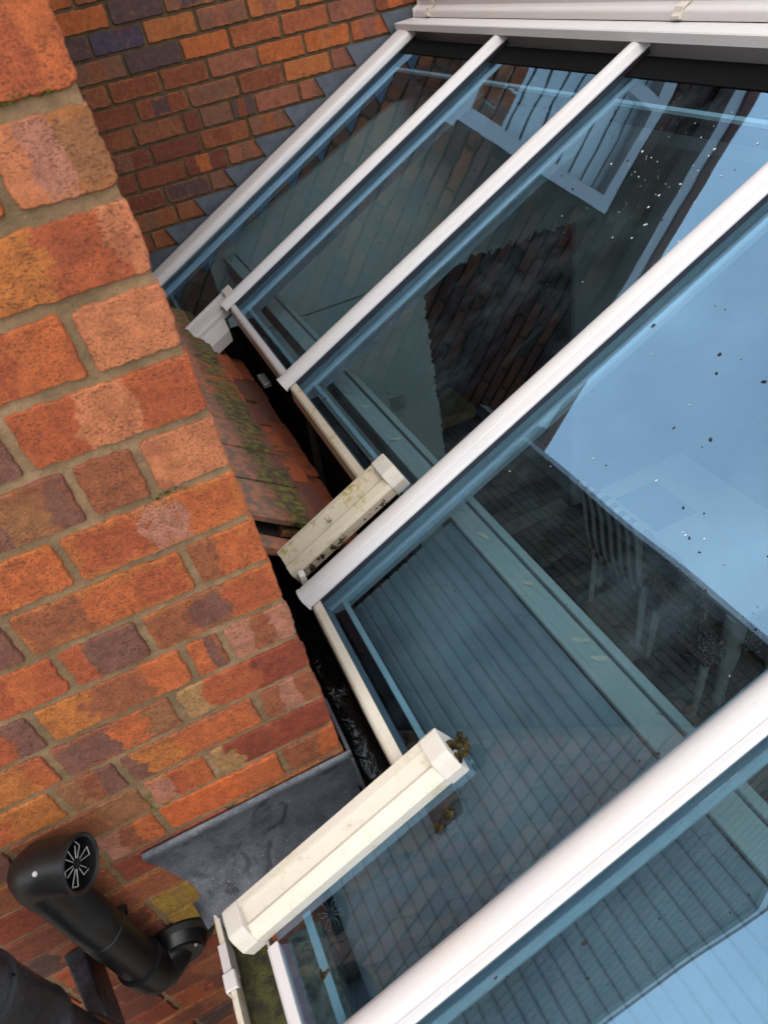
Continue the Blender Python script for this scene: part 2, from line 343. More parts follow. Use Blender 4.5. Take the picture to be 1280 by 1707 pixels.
spec = {  # row: [(x_left, x_right, colours, breaks)]
 -2: [(-.17, XA, (OR, RO, OR))], -1: [(-.06, XA, (OR, RO, OR)), (-.27, -.06, (RO, OR, RO))],
 0: [(-.06, XA, (PK, PG, OL), (.3, .62)), (-.27, -.06, (OR, PK, OR))], 1: [(-.172, XA, (OC, RO, PK), (.62, .85))],
 2: [(-.06, XA, (PK, PK, PK)), (-.262, -.06, (OR, RO, OR))], 3: [(-.159, XA, (RO, PK, RO), (.34, .64)), (-.262, -.159, (PU, PU, PU))],
 4: [(-.057, XA, (PK, PK, PK)), (-.129, -.057, (BR, BR, BR)), (-.33, -.129, (PU, OL, PU), (.6, .85))],
 5: [(-.176, XA, (RO, PG, OR), (.42, .66)), (-.276, -.176, (OR, OR, OR)), (-.48, -.276, (RO, PU, OR))],
 6: [(-.06, XA, (BR, OR, OR)), (-.27, -.06, (BR, OR, RO), (.4, .7)), (-.37, -.27, (RO, RO, PU))],
 7: [(-.146, XA, (BR, PU, RO), (.36, .56)), (-.25, -.146, (RO, PU, PU), (.3, .6)), (-.35, -.25, (RO, OR, RO)), (-.55, -.35, (OR, PU, OR))],
 8: [(-.064, XA, (PG, BR, PG)), (-.117, -.064, (OR, PU, BR), (.5, .8)), (-.316, -.117, (OC, BR, OR), (.3, .7)), (-.42, -.316, (PU, RO, PU))],
 9: [(-.16, XA, (YE, RO, DR), (.16, .6)), (-.332, -.16, (PU, OR, OL), (.5, .75)), (-.43, -.332, (OC, OC, OR)), (-.63, -.43, (BR, PU, BR))],
 10: [(-.062, XA, (BR, PG, BR)), (-.269, -.062, (PU, OC, OR), (.15, .4)), (-.36, -.269, (OL, BR, PU)), (-.56, -.36, (OC, OR, OC))],
 11: [(-.163, XA, (YE, DR, DR), (.2, .6)), (-.265, -.163, (PG, RO, OR)), (-.46, -.265, (BR, BR, OL)), (-.66, -.46, (PU, DB, PU))],
 12: [(-.067, XA, (BR, BR, OR)), (-.271, -.067, (BO, BO, OR)), (-.37, -.271, (PG, BR, OR)), (-.57, -.37, (BR, OL, BR)), (-.77, -.57, (DR, PU, DR))]}
rg = random.Random(5)
DPAL = [DR, BR, srgb(130, 62, 44), srgb(120, 58, 44), PU, RO, srgb(146, 70, 48), DB]
for k in range(-3, 28):
    z = ZA - .075 * (k + .5); row = spec.get(k)
    if not row:
        row = []; x = XA; hd = k % 2 == 0; i = 0
        while x > -1.05:
            L = .1 if (hd and i == 0) or rg.random() < .14 else .204
            row.append((x - L, x, tuple(rg.choice(PAL if k < 5 else DPAL) if rg.random() < .45 else rg.choice(DPAL[:4]) for _ in range(3)))); x -= L; i += 1
    else:
        x = min(r[0] for r in row); row = list(row)
        while x > -1.0:
            row.append((x - .204, x, tuple(rg.choice(PAL) for _ in range(3)))); x -= .204
    for r in row:
        xl, xr = r[0], r[1]; first = xr >= XA - .001
        j = .0048; jj = 0 if first else .0048
        L = (xr - jj) - (xl + j); cols = r[2]
        if -.36 < xr and xl < -.24 and k in (15, 16, 17): cols = (OD, srgb(150, 112, 50), OD)
        W(put_brick(brick_mesh(L, .0655 if k > 2 else .0635, .02, rg.randint(0, 9999), 110, .0026), xl + j + L / 2, YA, z, None, cols, r[3] if len(r) > 3 else (.36, .66)))
# rest of the gable and the returns: too far out of view to pick apart
def brick_field(mb, frame, u0, u1, z0, z1, ok, head=False):
    k = 0; z = z0
    while z < z1:
        u = u0 - (.1 if k % 2 else 0)
        while u < u1:
            a, b = max(u, u0) + .005, min(u + .2, u1) - .005
            if b - a > .02 and ok((a + b) / 2, z + .037):
                q = [frame(s_, h_, d_) for d_, e in ((.0, 0), (-.0075, .003)) for s_, h_ in ((a + e, z + .005 + e), (b - e, z + .005 + e), (b - e, z + .07 - e), (a + e, z + .07 - e))]
                mb.add(q, [(4, 5, 6, 7), (0, 1, 5, 4), (1, 2, 6, 5), (2, 3, 7, 6), (3, 0, 4, 7)])
            u += .2
        z += .075; k += 1
gable = lambda x, z: z < 1.02 + min((XA - x), (x - LEA)) * .71 - .05
mb = MB(); zt = ZA + .075 * 3
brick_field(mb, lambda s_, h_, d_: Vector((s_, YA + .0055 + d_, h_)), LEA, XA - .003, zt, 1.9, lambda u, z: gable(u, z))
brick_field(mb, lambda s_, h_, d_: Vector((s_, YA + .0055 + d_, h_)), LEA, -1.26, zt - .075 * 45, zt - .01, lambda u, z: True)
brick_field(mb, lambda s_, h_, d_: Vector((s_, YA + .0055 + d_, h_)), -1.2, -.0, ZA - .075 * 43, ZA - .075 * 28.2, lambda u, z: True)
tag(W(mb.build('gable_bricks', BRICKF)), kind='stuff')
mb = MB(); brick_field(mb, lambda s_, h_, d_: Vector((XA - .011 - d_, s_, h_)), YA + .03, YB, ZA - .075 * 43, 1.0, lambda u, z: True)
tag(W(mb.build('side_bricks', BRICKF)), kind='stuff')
# wing roof, gutter
m = MB(); th = .05
for sgn, xe in ((1, .06), (-1, -2.27)):
    m.loft([[Vector(v) for v in ((APX, y, APZ + .03), (xe, y, 1.03), (xe, y, 1.03 - th), (APX, y, APZ + .03 - th))] for y in (YA - .03, YB + 2)])
W(m.build('roof', ROOFT))
m = MB(); yext([(.035, .93), (.035, 1.0), (.04, 1.0), (.045, .94), (.085, .94), (.088, 1.0), (.093, 1.0), (.09, .93)], YA - .02, YB - .02, m); W(m.build('roof_gutter', PVC))
m = MB()
for sgn, xe in ((1, .05), (-1, -2.25)):
    m.loft([[Vector(v) for v in ((APX, y, APZ), (xe, y, 1.0), (xe, y, .9), (APX, y, APZ - .1))] for y in (YA - .026, YA - .008)])
W(m.build('barge_board', PVC))

# ------------------------------------------------------------------ recessed house wall
WB = empty('brick_house_wall', (1.6, YB, FL)); tag(WB, 'red brick house wall set back behind the conservatory, stepped lead along its roof line', 'wall')
def B(o): o.parent = WB; o.location = Vector(o.location) - WB.location; return o
DX0, DX1, DZ = 1.325, 2.24, -1.32        # doorway
WX0, WX1, WZ0, WZ1 = 1.27, 2.35, .0, 1.08  # upstairs window
m = MB(); ys = (YB + .006, YB + .26)
for x0, x1, z0, z1 in ((-.3, DX0, FL - .05, WZ0), (DX1, 4.2, FL - .05, WZ0), (DX0, DX1, DZ, WZ0), (-.3, WX0, WZ0, WZ1), (WX1, 4.2, WZ0, WZ1), (-.3, 4.2, WZ1, 1.46)):
    m.box(x0, x1, ys[0], ys[1], z0, z1)
B(m.build('wall', MORTARW)); m = MB()
for x0, x1, z0, z1 in ((-.3, WX0, .12, 1.45), (WX1, 4.2, .12, 1.45), (WX0, WX1, WZ1, 1.45)): m.box(x0, x1, YB + .0045, YB + .0058, z0, z1)
B(m.build('dimmed_joints', MORTARB))  # joints coloured darker so their reflection in the glass stays faint
rows = {0: [.309, .521, .71, .917, 1.114], 1: [.414, .599, .798, .994, 1.191], 2: [.291, .493, .697, .886, 1.089, 1.19], 3: [.447, .515, .643, .742, .932], 4: [.287, .491, .694, .886], 5: [.397, .574], 6: [.285, .475], 7: [.307], 8: [.37]}
BP = [srgb(140, 66, 42), srgb(126, 58, 44), srgb(148, 80, 52), srgb(116, 64, 54), srgb(152, 78, 46), srgb(136, 84, 64), srgb(96, 66, 64)]
BPO = [srgb(192, 90, 40), srgb(172, 82, 48), srgb(160, 86, 64), srgb(184, 96, 48), srgb(148, 84, 68)]
vb = [brick_mesh(.19, .064, .018, 100 + i, 64, .0034, .001) for i in range(12)]
for v in vb: v.materials.append(BRICK)
for k in range(-6, 12):
    z = ZB - .075 * (k - .5); seg = rows.get(k, [])
    if not seg: seg = [.31 + (.1 if k % 2 else 0)]
    xs = sorted(seg); x = xs[0]
    while x > -.05: x -= .197; xs.insert(0, x)
    x = xs[-1]
    while x < 1.75: x += .197; xs.append(x)
    for a, b in zip(xs, xs[1:]):
        if z < ZR + T * a - .05: continue
        L = b - a - .011; f = max(0, min(1, ((a + b) / 2 - .35) / .8)) * .7 + (.15 if k < 2 else 0)
        c = lambda: rg.choice(BPO) if rg.random() < f else rg.choice(BP)
        c0 = c(); cols = (c0, c() if rg.random() < .5 else c0, c0)
        if k == -1 and abs((a + b) / 2 - .36) < .06: cols = (srgb(80, 68, 84),) * 3
        B(put_brick(rg.choice(vb), (a + b) / 2, YB, z, None, cols, (.3, .6), 0, L / .19))
for o in [o for o in bpy.data.objects if o.name.startswith('brick') and o.type == 'MESH' and not o.data.materials]: o.data.materials.append(BRICK)
mb = MB(); okb = lambda u, z: not (WX0 - .06 < u < WX1 + .06 and WZ0 - .02 < z < WZ1 + .0)
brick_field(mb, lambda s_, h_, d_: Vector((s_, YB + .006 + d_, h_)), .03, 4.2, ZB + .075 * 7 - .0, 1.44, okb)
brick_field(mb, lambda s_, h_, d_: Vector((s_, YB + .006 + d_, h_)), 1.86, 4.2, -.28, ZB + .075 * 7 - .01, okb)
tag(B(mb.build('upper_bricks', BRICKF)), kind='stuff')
# window upstairs with a slatted blind
fr = MB()
for x0, x1, z0, z1 in ((WX0, WX0 + .07, WZ0, WZ1), (WX1 - .07, WX1, WZ0, WZ1), (WX0 + .07, WX1 - .07, WZ1 - .07, WZ1), (WX0 + .07, WX1 - .07, WZ0, WZ0 + .07), (1.78, 1.84, WZ0 + .07, WZ1 - .07)):
    fr.box(x0, x1, YB - .005, YB + .06, z0, z1)
win = B(fr.build('window', PVC))
pg = MB().box(WX0 + .07, WX1 - .07, YB + .03, YB + .036, WZ0 + .07, WZ1 - .07).build('pane', CLEAR); pg.parent = win
wz = WZ0 + .08
while wz < WZ1 - .1:
    sm = MB().box(WX0 + .07, WX1 - .07, YB + .08, YB + .084, wz, wz + .075); s_ = sm.build('blind_slat', WHITEW); s_.parent = win; wz += .09
sill = MB().box(WX0 - .04, WX1 + .04, YB - .06, YB + .01, WZ0 - .06, WZ0 - .003).build('sill', PVC); sill.parent = win
rm = MB().box(WX0 - .05, WX1 + .05, YB + .27, YB + .28, WZ0 - .1, WZ1 + .1); B(rm.build('window_backing', DARK))
m = MB().loft([[Vector(v) for v in ((-2.2, YB - .12, 1.44), (-2.2, YB - .12, 1.5), (-2.2, YB + 4, 4.2), (-2.2, YB + 4, 4.1))], [Vector(v) for v in ((4.3, YB - .12, 1.44), (4.3, YB - .12, 1.5), (4.3, YB + 4, 4.2), (4.3, YB + 4, 4.1))]]); B(m.build('roof', ROOFT))
B(MB().box(.1, 4.25, YB - .11, YB - .004, 1.36, 1.43).build('fascia', PVC))

# lead steps up the wall
for i in range(-1, 11):
    z = ZB - .075 * i - .004; x0 = 1.318 - .1545 * i + rg.uniform(-.012, .012); xr = (z - ZR) / T + .05
    if x0 < -.1: break
    q = [(x0, z), (xr, z), (xr - .19, z - .095), (x0 + .034, z - .078)]; yo = YB - .011 - (.003 if i % 2 else 0)
    m = MB(); m.loft([[Vector((a, yo + (.004 if n_ in (2, 3) else 0) + rg.uniform(-.001, .001), b)) for n_, (a, b) in enumerate(q)], [Vector((a, YB - .001 + (.001 if n_ in (2, 3) else 0), b)) for n_, (a, b) in enumerate(q)]])
    B(m.build('lead_step', LEADS))

# ------------------------------------------------------------------ conservatory roof
CR = empty('conservatory_roof', (.75, 1.2, FL)); tag(CR, 'sloping lean-to glass roof of blue tinted panes between white glazing bars', 'glass roof')
def C(o): o.parent = CR; o.location = Vector(o.location) - CR.location; return o
XT = 1.40
cap = [(-.0265, -.0245), (-.0265, -.0205), (-.0235, -.0185), (-.021, -.010), (-.0185, -.0068), (-.0175, -.0078), (-.0165, -.0045), (-.015, -.0035), (-.006, -.0005), (.006, -.0005), (.015, -.0035), (.021, -.010), (.0245, -.0185), (.0265, -.0205), (.0265, -.0245)]
rub = [(-.020, -.044), (-.020, -.0242), (.020, -.0242), (.020, -.044)]
web = [(-.012, -.11), (-.012, -.044), (.012, -.044), (.012, -.11)]
def bar(yc, x0, x1=XT, name='glazing_bar', c=cap, sc=1.):
    o = C(autosmooth(xsec(c, yc, x0, x1).build(name, PVC), 50))
    for nm, pr, mt, e in (('gasket', rub, RUB, .004), ('bar_web', web, WEBM, .012)):
        k = xsec(pr, yc, x0 + e, x1 - .002).build(nm, mt); k.parent = o; k.location = -CR.location; k.matrix_parent_inverse = Matrix.Identity(4); k.location = (0, 0, 0)
    e = xsec([(a * 1.05, b * 1.0 + (.0012 if b > -.01 else -.0022 if b < -.02 else 0)) for a, b in c], yc, x0 - .004, x0 - .0002).build('end_cap', PVC); e.parent = o
    return o
BY = [2.3176, 1.6558, .9767, .2998, -.375]
for yc, x0 in zip(BY, (.268, .271, .074, -.212, -.212)): bar(yc, x0)
wb = [(-.065, -.03), (-.065, -.012), (-.058, -.004), (-.045, 0), (.01, .001), (.028, .002), (.0365, 0), (.0365, -.03)]
bar(3.036, .0, XT, 'wall_bar', wb)
# panes
PN0, PN1 = -.042, -.066
def pane(poly, inset=True, top=True):
    m = MB(); n = len(poly); m.loft([[RP(x, y, PN1) for x, y in poly], [RP(x, y, PN0) for x, y in poly]])
    return C(m.build('glass_pane', GLASS))
pans = []
pans.append(pane([(.10, 2.335), (XT - .01, 2.335), (XT - .01, 2.985), (.10, 2.985)]))
pans.append(pane([(.300, 1.673), (XT - .01, 1.673), (XT - .01, 2.300), (.300, 2.300)]))
pans.append(pane([(.300, 1.075), (.345, 1.075), (.345, .994), (XT - .01, .994), (XT - .01, 1.638), (.300, 1.638)]))
pans.append(pane([(.100, .515), (-.172, .515), (-.172, .317), (XT - .01, .317), (XT - .01, .959), (.100, .959)]))
pans.append(pane([(-.172, -.358), (XT - .01, -.358), (XT - .01, .282), (-.172, .282)]))
# spacer bars round the edge of each sealed unit, just under the glass
def spacer(p, x0, x1, y0, y1, w=.010, cut=None):
    m = MB(); n0, n1 = -.0735, -.0665
    for a, b, c_, d_ in ((x0, x1, y0, y0 + w), (x0, x1, y1 - w, y1), (x0, x0 + w, cut or y0 + w, y1 - w), (x1 - w, x1, y0 + w, y1 - w)):
        m.loft([[RP(a, c_, n0), RP(b, c_, n0), RP(b, d_, n0), RP(a, d_, n0)], [RP(a, c_, n1), RP(b, c_, n1), RP(b, d_, n1), RP(a, d_, n1)]])
    k = m.build('spacer_bar', SPACER); k.parent = p
spacer(pans[0], .15, 1.31, 2.35, 2.972); spacer(pans[1], .343, 1.31, 1.69, 2.292); spacer(pans[2], .352, 1.31, 1.04, 1.630); spacer(pans[3], .145, 1.31, .335, .951, cut=.56); spacer(pans[4], -.125, 1.31, -.34, .274)
m = MB(); sp = pans[3]
m.loft([[RP(a, b, n_) for a, b in ((-.128, .335), (-.115, .335), (-.115, .50), (-.128, .50))] for n_ in (-.0735, -.0665)]); k = m.build('spacer_bar', SPACER); k.parent = sp
# eaves trims
def trim(x, y0, y1, mat, tw=.019):
    m = MB(); m.loft([[RP(x, y, -.060), RP(x, y, -.0285), RP(x + .004, y, -.0255), RP(x + tw, y, -.0255), RP(x + tw, y, -.060)] for y in (y0, y1)])
    return C(m.build('eaves_trim', mat))
trim(.2885, 1.6845, 2.290, PVC); trim(.2885, 1.12, 1.628, PVCA); trim(.0865, .55, .950, PVCD); trim(-.190, .3265, .475, PVC); trim(-.19, -.349, .273, PVC)
# side capping pieces where the eaves step back
def capping(y0, y1, x0, x1, mat, up, low, name='side_capping', lift=0.):
    w_ = y1 - y0
    pr = [(0, -.041), (0, -.020), (.006, -.012), (w_ * .33, -.006), (w_ * .42, -.009), (w_ * .80, -.004), (w_ - .012, -.003), (w_ - .011, .003), (w_, .003), (w_, -.041)]
    o = C(autosmooth(xsec([(a, b + lift) for a, b in pr], y0, x0, x1).build(name, mat), 30))
    big = [((a - w_ / 2) * 1.07 + w_ / 2, b + (.004 if b > -.03 else -.004) + lift) for a, b in pr]
    big = [big[0], (big[0][0], -.02 + lift), (big[0][0] + .012, -.003 + lift), (w_ * .3, .005 + lift), (w_ * .8, .007 + lift), (big[-1][0] - .004, .007 + lift), (big[-1][0], .002 + lift), big[-1]]
    for a, b in ((x1 - .026, x1 + .004),) if up else (): k = bevel(xsec(big, y0, a, b).build('end_cap', PVCC), .0025); k.parent = o
    for a, b in ((x0 - .024, x0 + .004),) if low else (): k = bevel(xsec(big, y0, a, b).build('end_cap', PVCC), .0025); k.parent = o
    return o
sb1 = capping(1.046, 1.118, .072, .343, PVCA, True, False)
sb2 = capping(.493, .553, -.212, .158, PVCD, True, True)
sb0 = capping(2.325, 2.405, .02, .315, PVC, True, False, lift=-.012)
m = MB(); m.loft([[RP(x, y, n_) for y, n_ in ((2.285, -.11), (2.285, -.075), (2.325, -.045), (2.325, -.11))] for x in (.02, .262)]); C(m.build('side_trim', PVC))
k = bevel(MB().box(.088, .102, 1.012, 1.03, -.975, -.945).build('clip', PVCC), .003); C(k)
# frame and cladding below the eaves; the black ones paint in shade
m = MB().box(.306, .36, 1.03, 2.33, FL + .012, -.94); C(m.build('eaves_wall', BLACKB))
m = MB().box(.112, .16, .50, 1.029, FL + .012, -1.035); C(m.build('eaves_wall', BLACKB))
m = MB().box(-.165, -.11, -.6, .499, FL + .012, -1.165); C(m.build('eaves_wall', RENDER))
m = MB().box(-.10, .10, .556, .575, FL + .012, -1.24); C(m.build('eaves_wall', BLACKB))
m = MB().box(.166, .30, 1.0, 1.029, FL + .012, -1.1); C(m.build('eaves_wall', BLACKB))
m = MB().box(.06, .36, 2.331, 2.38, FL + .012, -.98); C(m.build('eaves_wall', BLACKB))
# inner ledge and slatted soffit
lg = C(bevel(MB().box(.425, .473, -.6, YB - .05, -1.02, -.95).build('inner_ledge', LEDGE), .003))
k = bevel(MB().box(.4775, .494, -.6, YB - .05, -1.02, -.946).build('ledge_lip', LEDGE), .002); k.parent = lg; k.location = (0, 0, 0)
pit = .0228; x = .42 - pit; i = 0
while x > -.10:
    y1 = .99 if x > .165 else .552
    m = MB(); n_ = -.150
    m.loft([[RP(x + .0007, y, n_ - .008), RP(x + .0003, y, n_ - .002), RP(x + .0035, y, n_), RP(x + pit - .004, y, n_ + .0012), RP(x + pit - .0005, y, n_ - .002), RP(x + pit - .0007, y, n_ - .008)] for y in (-.6, y1)])
    C(m.build('slat', BOARD)); x -= pit
m = MB(); m.loft([[RP(a, y, n_) for a, n_ in ((-.10, -.166), (.424, -.166), (.424, -.159), (-.10, -.159))] for y in (-.6, .55)]); C(m.build('slat_backing', DARK))
m = MB(); m.loft([[RP(a, y, n_) for a, n_ in ((.166, -.166), (.424, -.166), (.424, -.159), (.166, -.159))] for y in (.5502, .99)]); C(m.build('slat_backing', DARK))
# top: black strip and wall plate painting in shade and reflection, white ridge trim
m = MB(); m.loft([[RP(a, y, n_) for a, n_ in ((1.315, -.12), (XT + .02, -.12), (XT + .02, -.078), (1.315, -.078))] for y in (-.6, YB - .01)]); C(m.build('wall_plate', BLACKB))
m = MB(); m.loft([[RP(a, y, n_) for a, n_ in ((1.338, -.0412), (XT, -.0412), (XT, -.039), (1.338, -.039))] for y in (-.36, 2.98)]); C(m.build('shade_strip', BLACKB))
tr = [(1.380, -.325), (1.380, -.3045), (1.383, -.3015), (1.462, -.299), (1.462, -.325)]
C(yext(tr, -.6, YB - .012).build('ridge_trim', PVC))

# gutter of the neighbouring roof
GT = empty('eaves_gutter', (1.5, 1.2, -.29)); tag(GT, 'white plastic gutter running above the top end of the glass roof', 'gutter', 'gutters')
def G(o, p=GT): o.parent = p; o.location = Vector(o.location) - p.location; return o
gp = [(1.463, -.297), (1.463, -.281), (1.466, -.275), (1.474, -.270), (1.484, -.267), (1.489, -.262), (1.489, -.246), (1.486, -.243), (1.486, -.238), (1.494, -.238), (1.494, -.266), (1.490, -.272), (1.470, -.280), (1.470, -.290), (1.545, -.290), (1.549, -.225), (1.556, -.225), (1.553, -.297)]
gm = G(autosmooth(yext(gp, -.6, YB - .03).build('channel', PVC), 40))
for yc in (2.945, 1.6, .2):
    m = MB(); pr = [(1.452, -.292), (1.452, -.286), (1.459, -.279), (1.463, -.268), (1.480, -.261), (1.482, -.238), (1.488, -.230), (1.497, -.230), (1.4995, -.236), (1.4855, -.2355), (1.4845, -.262), (1.4655, -.2725), (1.4622, -.281), (1.4622, -.294)]
    yext(pr, yc - .014, yc + .014, m); G(m.build('bracket', PVCC))
m = MB(); yext([(1.46, -.30), (1.46, -.27), (1.484, -.258), (1.484, -.232), (1.55, -.222), (1.556, -.3)], YB - .03, YB - .022, m); G(m.build('stop_end', PVCC))
# roof and walls of the extension on the far side
EX = empty('rear_extension', (2.5, 1.2, FL)); tag(EX, 'low tiled extension beyond the top gutter of the glass roof', 'extension')
def E_(o): o.parent = EX; o.location = Vector(o.location) - EX.location; return o
E_(yext([(1.52, -.225), (1.53, -.20), (4.2, .55), (4.2, .45)], -.62, YB - .004).build('roof', ROOFT))
E_(yext([(1.47, -.50), (1.47, -.302), (1.56, -.302), (1.56, -.50)], -.6, YB - .012).build('fascia_beam', PVC))
E_(MB().box(1.42, 4.1, -.6, YB - .06, -.56, -.51).build('ceiling', PLAST))
E_(MB().box(4.1, 4.2, -.6, YB - .004, FL, .45).build('wall', PLAST))
E_(MB().box(-.10, 4.2, -.72, -.61, FL, -.62).build('front_wall', PLAST))

# ------------------------------------------------------------------ lead apron and box gutter by the gable corner
def sheet(rows_, th, nrm):
    V = []; F = []; n = len(rows_[0]); k = len(rows_)
    for s_ in (0, 1):
        for r in rows_:
            for p in r: V.append(Vector(p) + Vector(nrm) * th * s_)
    idx = lambda s_, a, b: s_ * n * k + a * n + b
    for a in range(k - 1):
        for b in range(n - 1):
            F.append((idx(1, a, b), idx(1, a, b + 1), idx(1, a + 1, b + 1), idx(1, a + 1, b))); F.append((idx(0, a, b), idx(0, a + 1, b), idx(0, a + 1, b + 1), idx(0, a, b + 1)))
    for a in range(k - 1): F.append((idx(0, a, 0), idx(1, a, 0), idx(1, a + 1, 0), idx(0, a + 1, 0))); F.append((idx(0, a, n - 1), idx(0, a + 1, n - 1), idx(1, a + 1, n - 1), idx(1, a, n - 1)))
    for b in range(n - 1): F.append((idx(0, 0, b), idx(0, 0, b + 1), idx(1, 0, b + 1), idx(1, 0, b))); F.append((idx(0, k - 1, b), idx(1, k - 1, b), idx(1, k - 1, b + 1), idx(0, k - 1, b + 1)))
    return V, F
rowsL = []; NX = 26
for j, (yy, zz) in enumerate([(YA - .0045, -1.040), (YA - .011, -1.043), (YA - .012, -1.052), (YA - .009, -1.058), (YA - .010, -1.09), (YA - .013, -1.13), (YA - .02, -1.165), (YA - .05, -1.19), (YA - .085, -1.205), (YA - .115, -1.215)]):
    r = []
    for i in range(NX):
        f = i / (NX - 1); x0 = -.324 + (.012 * max(0, j - 3) if j < 8 else .06 + .01 * (j - 8)); x = x0 + f * (.040 - x0)
        wv = noise.noise(Vector((x * 14, j * .7, 3))) * .004 * (j > 3)
        r.append((x, yy - abs(wv) * 1.2, zz + wv + (.018 * math.exp(-((x + .25) / .03) ** 2) if j > 6 else 0)))
    rowsL.append(r)
V, F = sheet(rowsL, .0025, (0, -.8, .6)); LA = obj('lead_apron', V, F, LEAD); autosmooth(LA, 60)
tag(LA, 'dark wet lead apron dressed against the brick gable below its bottom courses', 'flashing')
k = MB(); k.loft([[Vector((XA + .004 + .006 * s_, y, z)) for y, z in ((YA - .012, -1.045), (YA + .12, -1.05), (YA + .12, -1.18), (YA - .05, -1.20))] for s_ in (0, 1)]); k = k.build('return', LEAD); k.parent = LA
tong = []
for j in range(6):
    r = []
    for i in range(6):
        u, v = i / 5, j / 5
        r.append((-.300 + .075 * u + .012 * v, YA - .040 - .045 * v, -1.192 - .012 * v + .02 * math.sin(u * math.pi) * (1 - .3 * v)))
    tong.append(r)
V, F = sheet(tong, .0025, (0, -.4, .9)); k = autosmooth(obj('tongue', V, F, LEAD, LA), 60)
NXg, NYg = 12, 60; rw = []
for a in range(NXg):
    r = []
    for b in range(NYg):
        u, v = a / (NXg - 1), b / (NYg - 1); x = XA - .001 + (.115 - XA) * u; y = .56 + 1.0 * v
        r.append((x, y, -1.165 + .03 * (2 * u - 1) ** 4 - .02 * v + noise.noise(Vector((x * 26, y * 12, 0))) * .005))
    rw.append(r)
V, F = sheet(rw, .004, (0, 0, 1)); BG = autosmooth(obj('box_gutter', V, F, WET), 80); tag(BG, 'narrow black box gutter holding rippled water between gable corner and glass roof', 'gutter')
m = MB().box(.10, .30, 1.03, 2.33, -1.40, -1.34); tag(m.build('gutter_sole', WET), 'dark wet gutter bottom under the stepped-back eaves beside the tiled ledge', 'gutter')

# ------------------------------------------------------------------ clay tile ledge on the side of the wing
TL = empty('tiled_ledge', (.15, 1.75, -1.3)); tag(TL, 'mossy sloping ledge of orange clay tiles beside the wing wall', 'tiles')
def TT(o): o.parent = TL; o.location = Vector(o.location) - TL.location; return o
def TP(x, n=0.): a = math.atan(.75); return (x + n * math.sin(a), -.9 - .75 * (x - .03) + n * math.cos(a))
rows_t = [(.0, .168, .034), (.10, .222, .016), (.15, .274, -.002)]
for ri, (xa, xb, nb) in enumerate(rows_t):
    y = 1.17 + (.08 if ri == 1 else 0); pw = .163
    ys_ = []
    if ri == 1: ys_.append((1.17, 1.246))
    while y < 2.5: ys_.append((y, y + pw - .009)); y += pw
    for (y0, y1) in ys_:
        jx = rg.uniform(-.004, .004); jn = rg.uniform(-.003, .003); tw = rg.uniform(-.007, .007); rings = []
        for s_ in range(5):
            yy = y0 + (y1 - y0) * s_ / 4; h = 0
            ends = []
            for xx, nn in ((xa if ri else XA - .002, nb + (.002 if ri == 0 else -.012)), (xb + jx, nb)):
                a_, b_ = TP(xx, nn + jn); c_, d_ = TP(xx, nn + jn - .015); ends.append(((a_, b_), (c_, d_)))
            tilt = (s_ / 4 - .5) * tw
            rings.append([Vector((ends[0][1][0], yy, ends[0][1][1])), Vector((ends[0][0][0], yy, ends[0][0][1])), Vector((ends[1][0][0] + rg.uniform(-.0015, .0015), yy, ends[1][0][1] + tilt)), Vector((ends[1][1][0], yy, ends[1][1][1] + tilt))])
        o = bevel(MB().loft(rings).build('tile', TILE), .002, 1); o['moss'] = (.95, .5, .1)[ri] * rg.uniform(.7, 1.1); TT(o)
m = MB(); m.loft([[Vector((a, y, b)) for a, b in (TP(.03, -.03), TP(.03, -.011), TP(.262, -.011), TP(.262, -.03))] for y in (1.175, 2.5)]); TT(m.build('bedding', DARK))
k = MB(); k.loft([[Vector((a, y, b)) for a, b in ((XA, TP(XA, .012)[1] - .05), (XA, TP(XA, .012)[1] - .012), TP(.15, -.012), (.15, TP(.15, -.05)[1]))] for y in (1.12, 1.168)]); k = bevel(k.build('verge_brick', TILE), .008, 3); k['moss'] = .8; TT(k)
# moss cushions along the tile joints
def clump(c, r, n, seed, flat=.6, mb=None):
    mb = mb or MB(); q = random.Random(seed)
    for i in range(n):
        a = q.uniform(0, 6.28); rr = r * math.sqrt(q.random()) * .8; cc = Vector(c) + Vector((math.cos(a) * rr, math.sin(a) * rr, q.uniform(0, r * .35))); s_ = r * q.uniform(.12, .5) * (1 if n < 20 else .55)
        rings = []
        for la in (-.9, -.3, .35, .9):
            rings.append([cc + Vector((math.cos(t) * math.cos(la) * s_ * q.uniform(.75, 1.25), math.sin(t) * math.cos(la) * s_ * q.uniform(.75, 1.25), math.sin(la) * s_ * flat * q.uniform(.8, 1.2))) for t in [6.283 * k_ / 7 for k_ in range(7)]])
        mb.loft(rings)
    return mb
GREEN = plain('green_moss', srgb(96, 98, 28), 1., .5, 90, 1., .003, .1, 0, srgb(48, 48, 18))
mb = MB()
for i in range(46):
    y = rg.uniform(1.2, 2.4); x = .150 + rg.gauss(0, .018); a_, b_ = TP(x, .029 if x < .172 else .016); clump((a_, y, b_), rg.uniform(.006, .016), 5, i, .3, mb)
tag(TT(mb.build('moss', GREEN)), kind='stuff')
mb = MB()
for i in range(40):
    x = rg.uniform(-.06, .012); clump((x, YA + .002, ZA + .006 + rg.uniform(-.001, .004)), rg.uniform(.002, .0045), 4, 300 + i, .8, mb)
for i in range(16): clump((-.045 + rg.gauss(0, .012), YA + .002, ZA - .075 * 5 + rg.gauss(0, .002)), rg.uniform(.0015, .003), 4, 400 + i, .8, mb)
tag(W(mb.build('joint_moss', GREEN)), kind='stuff')
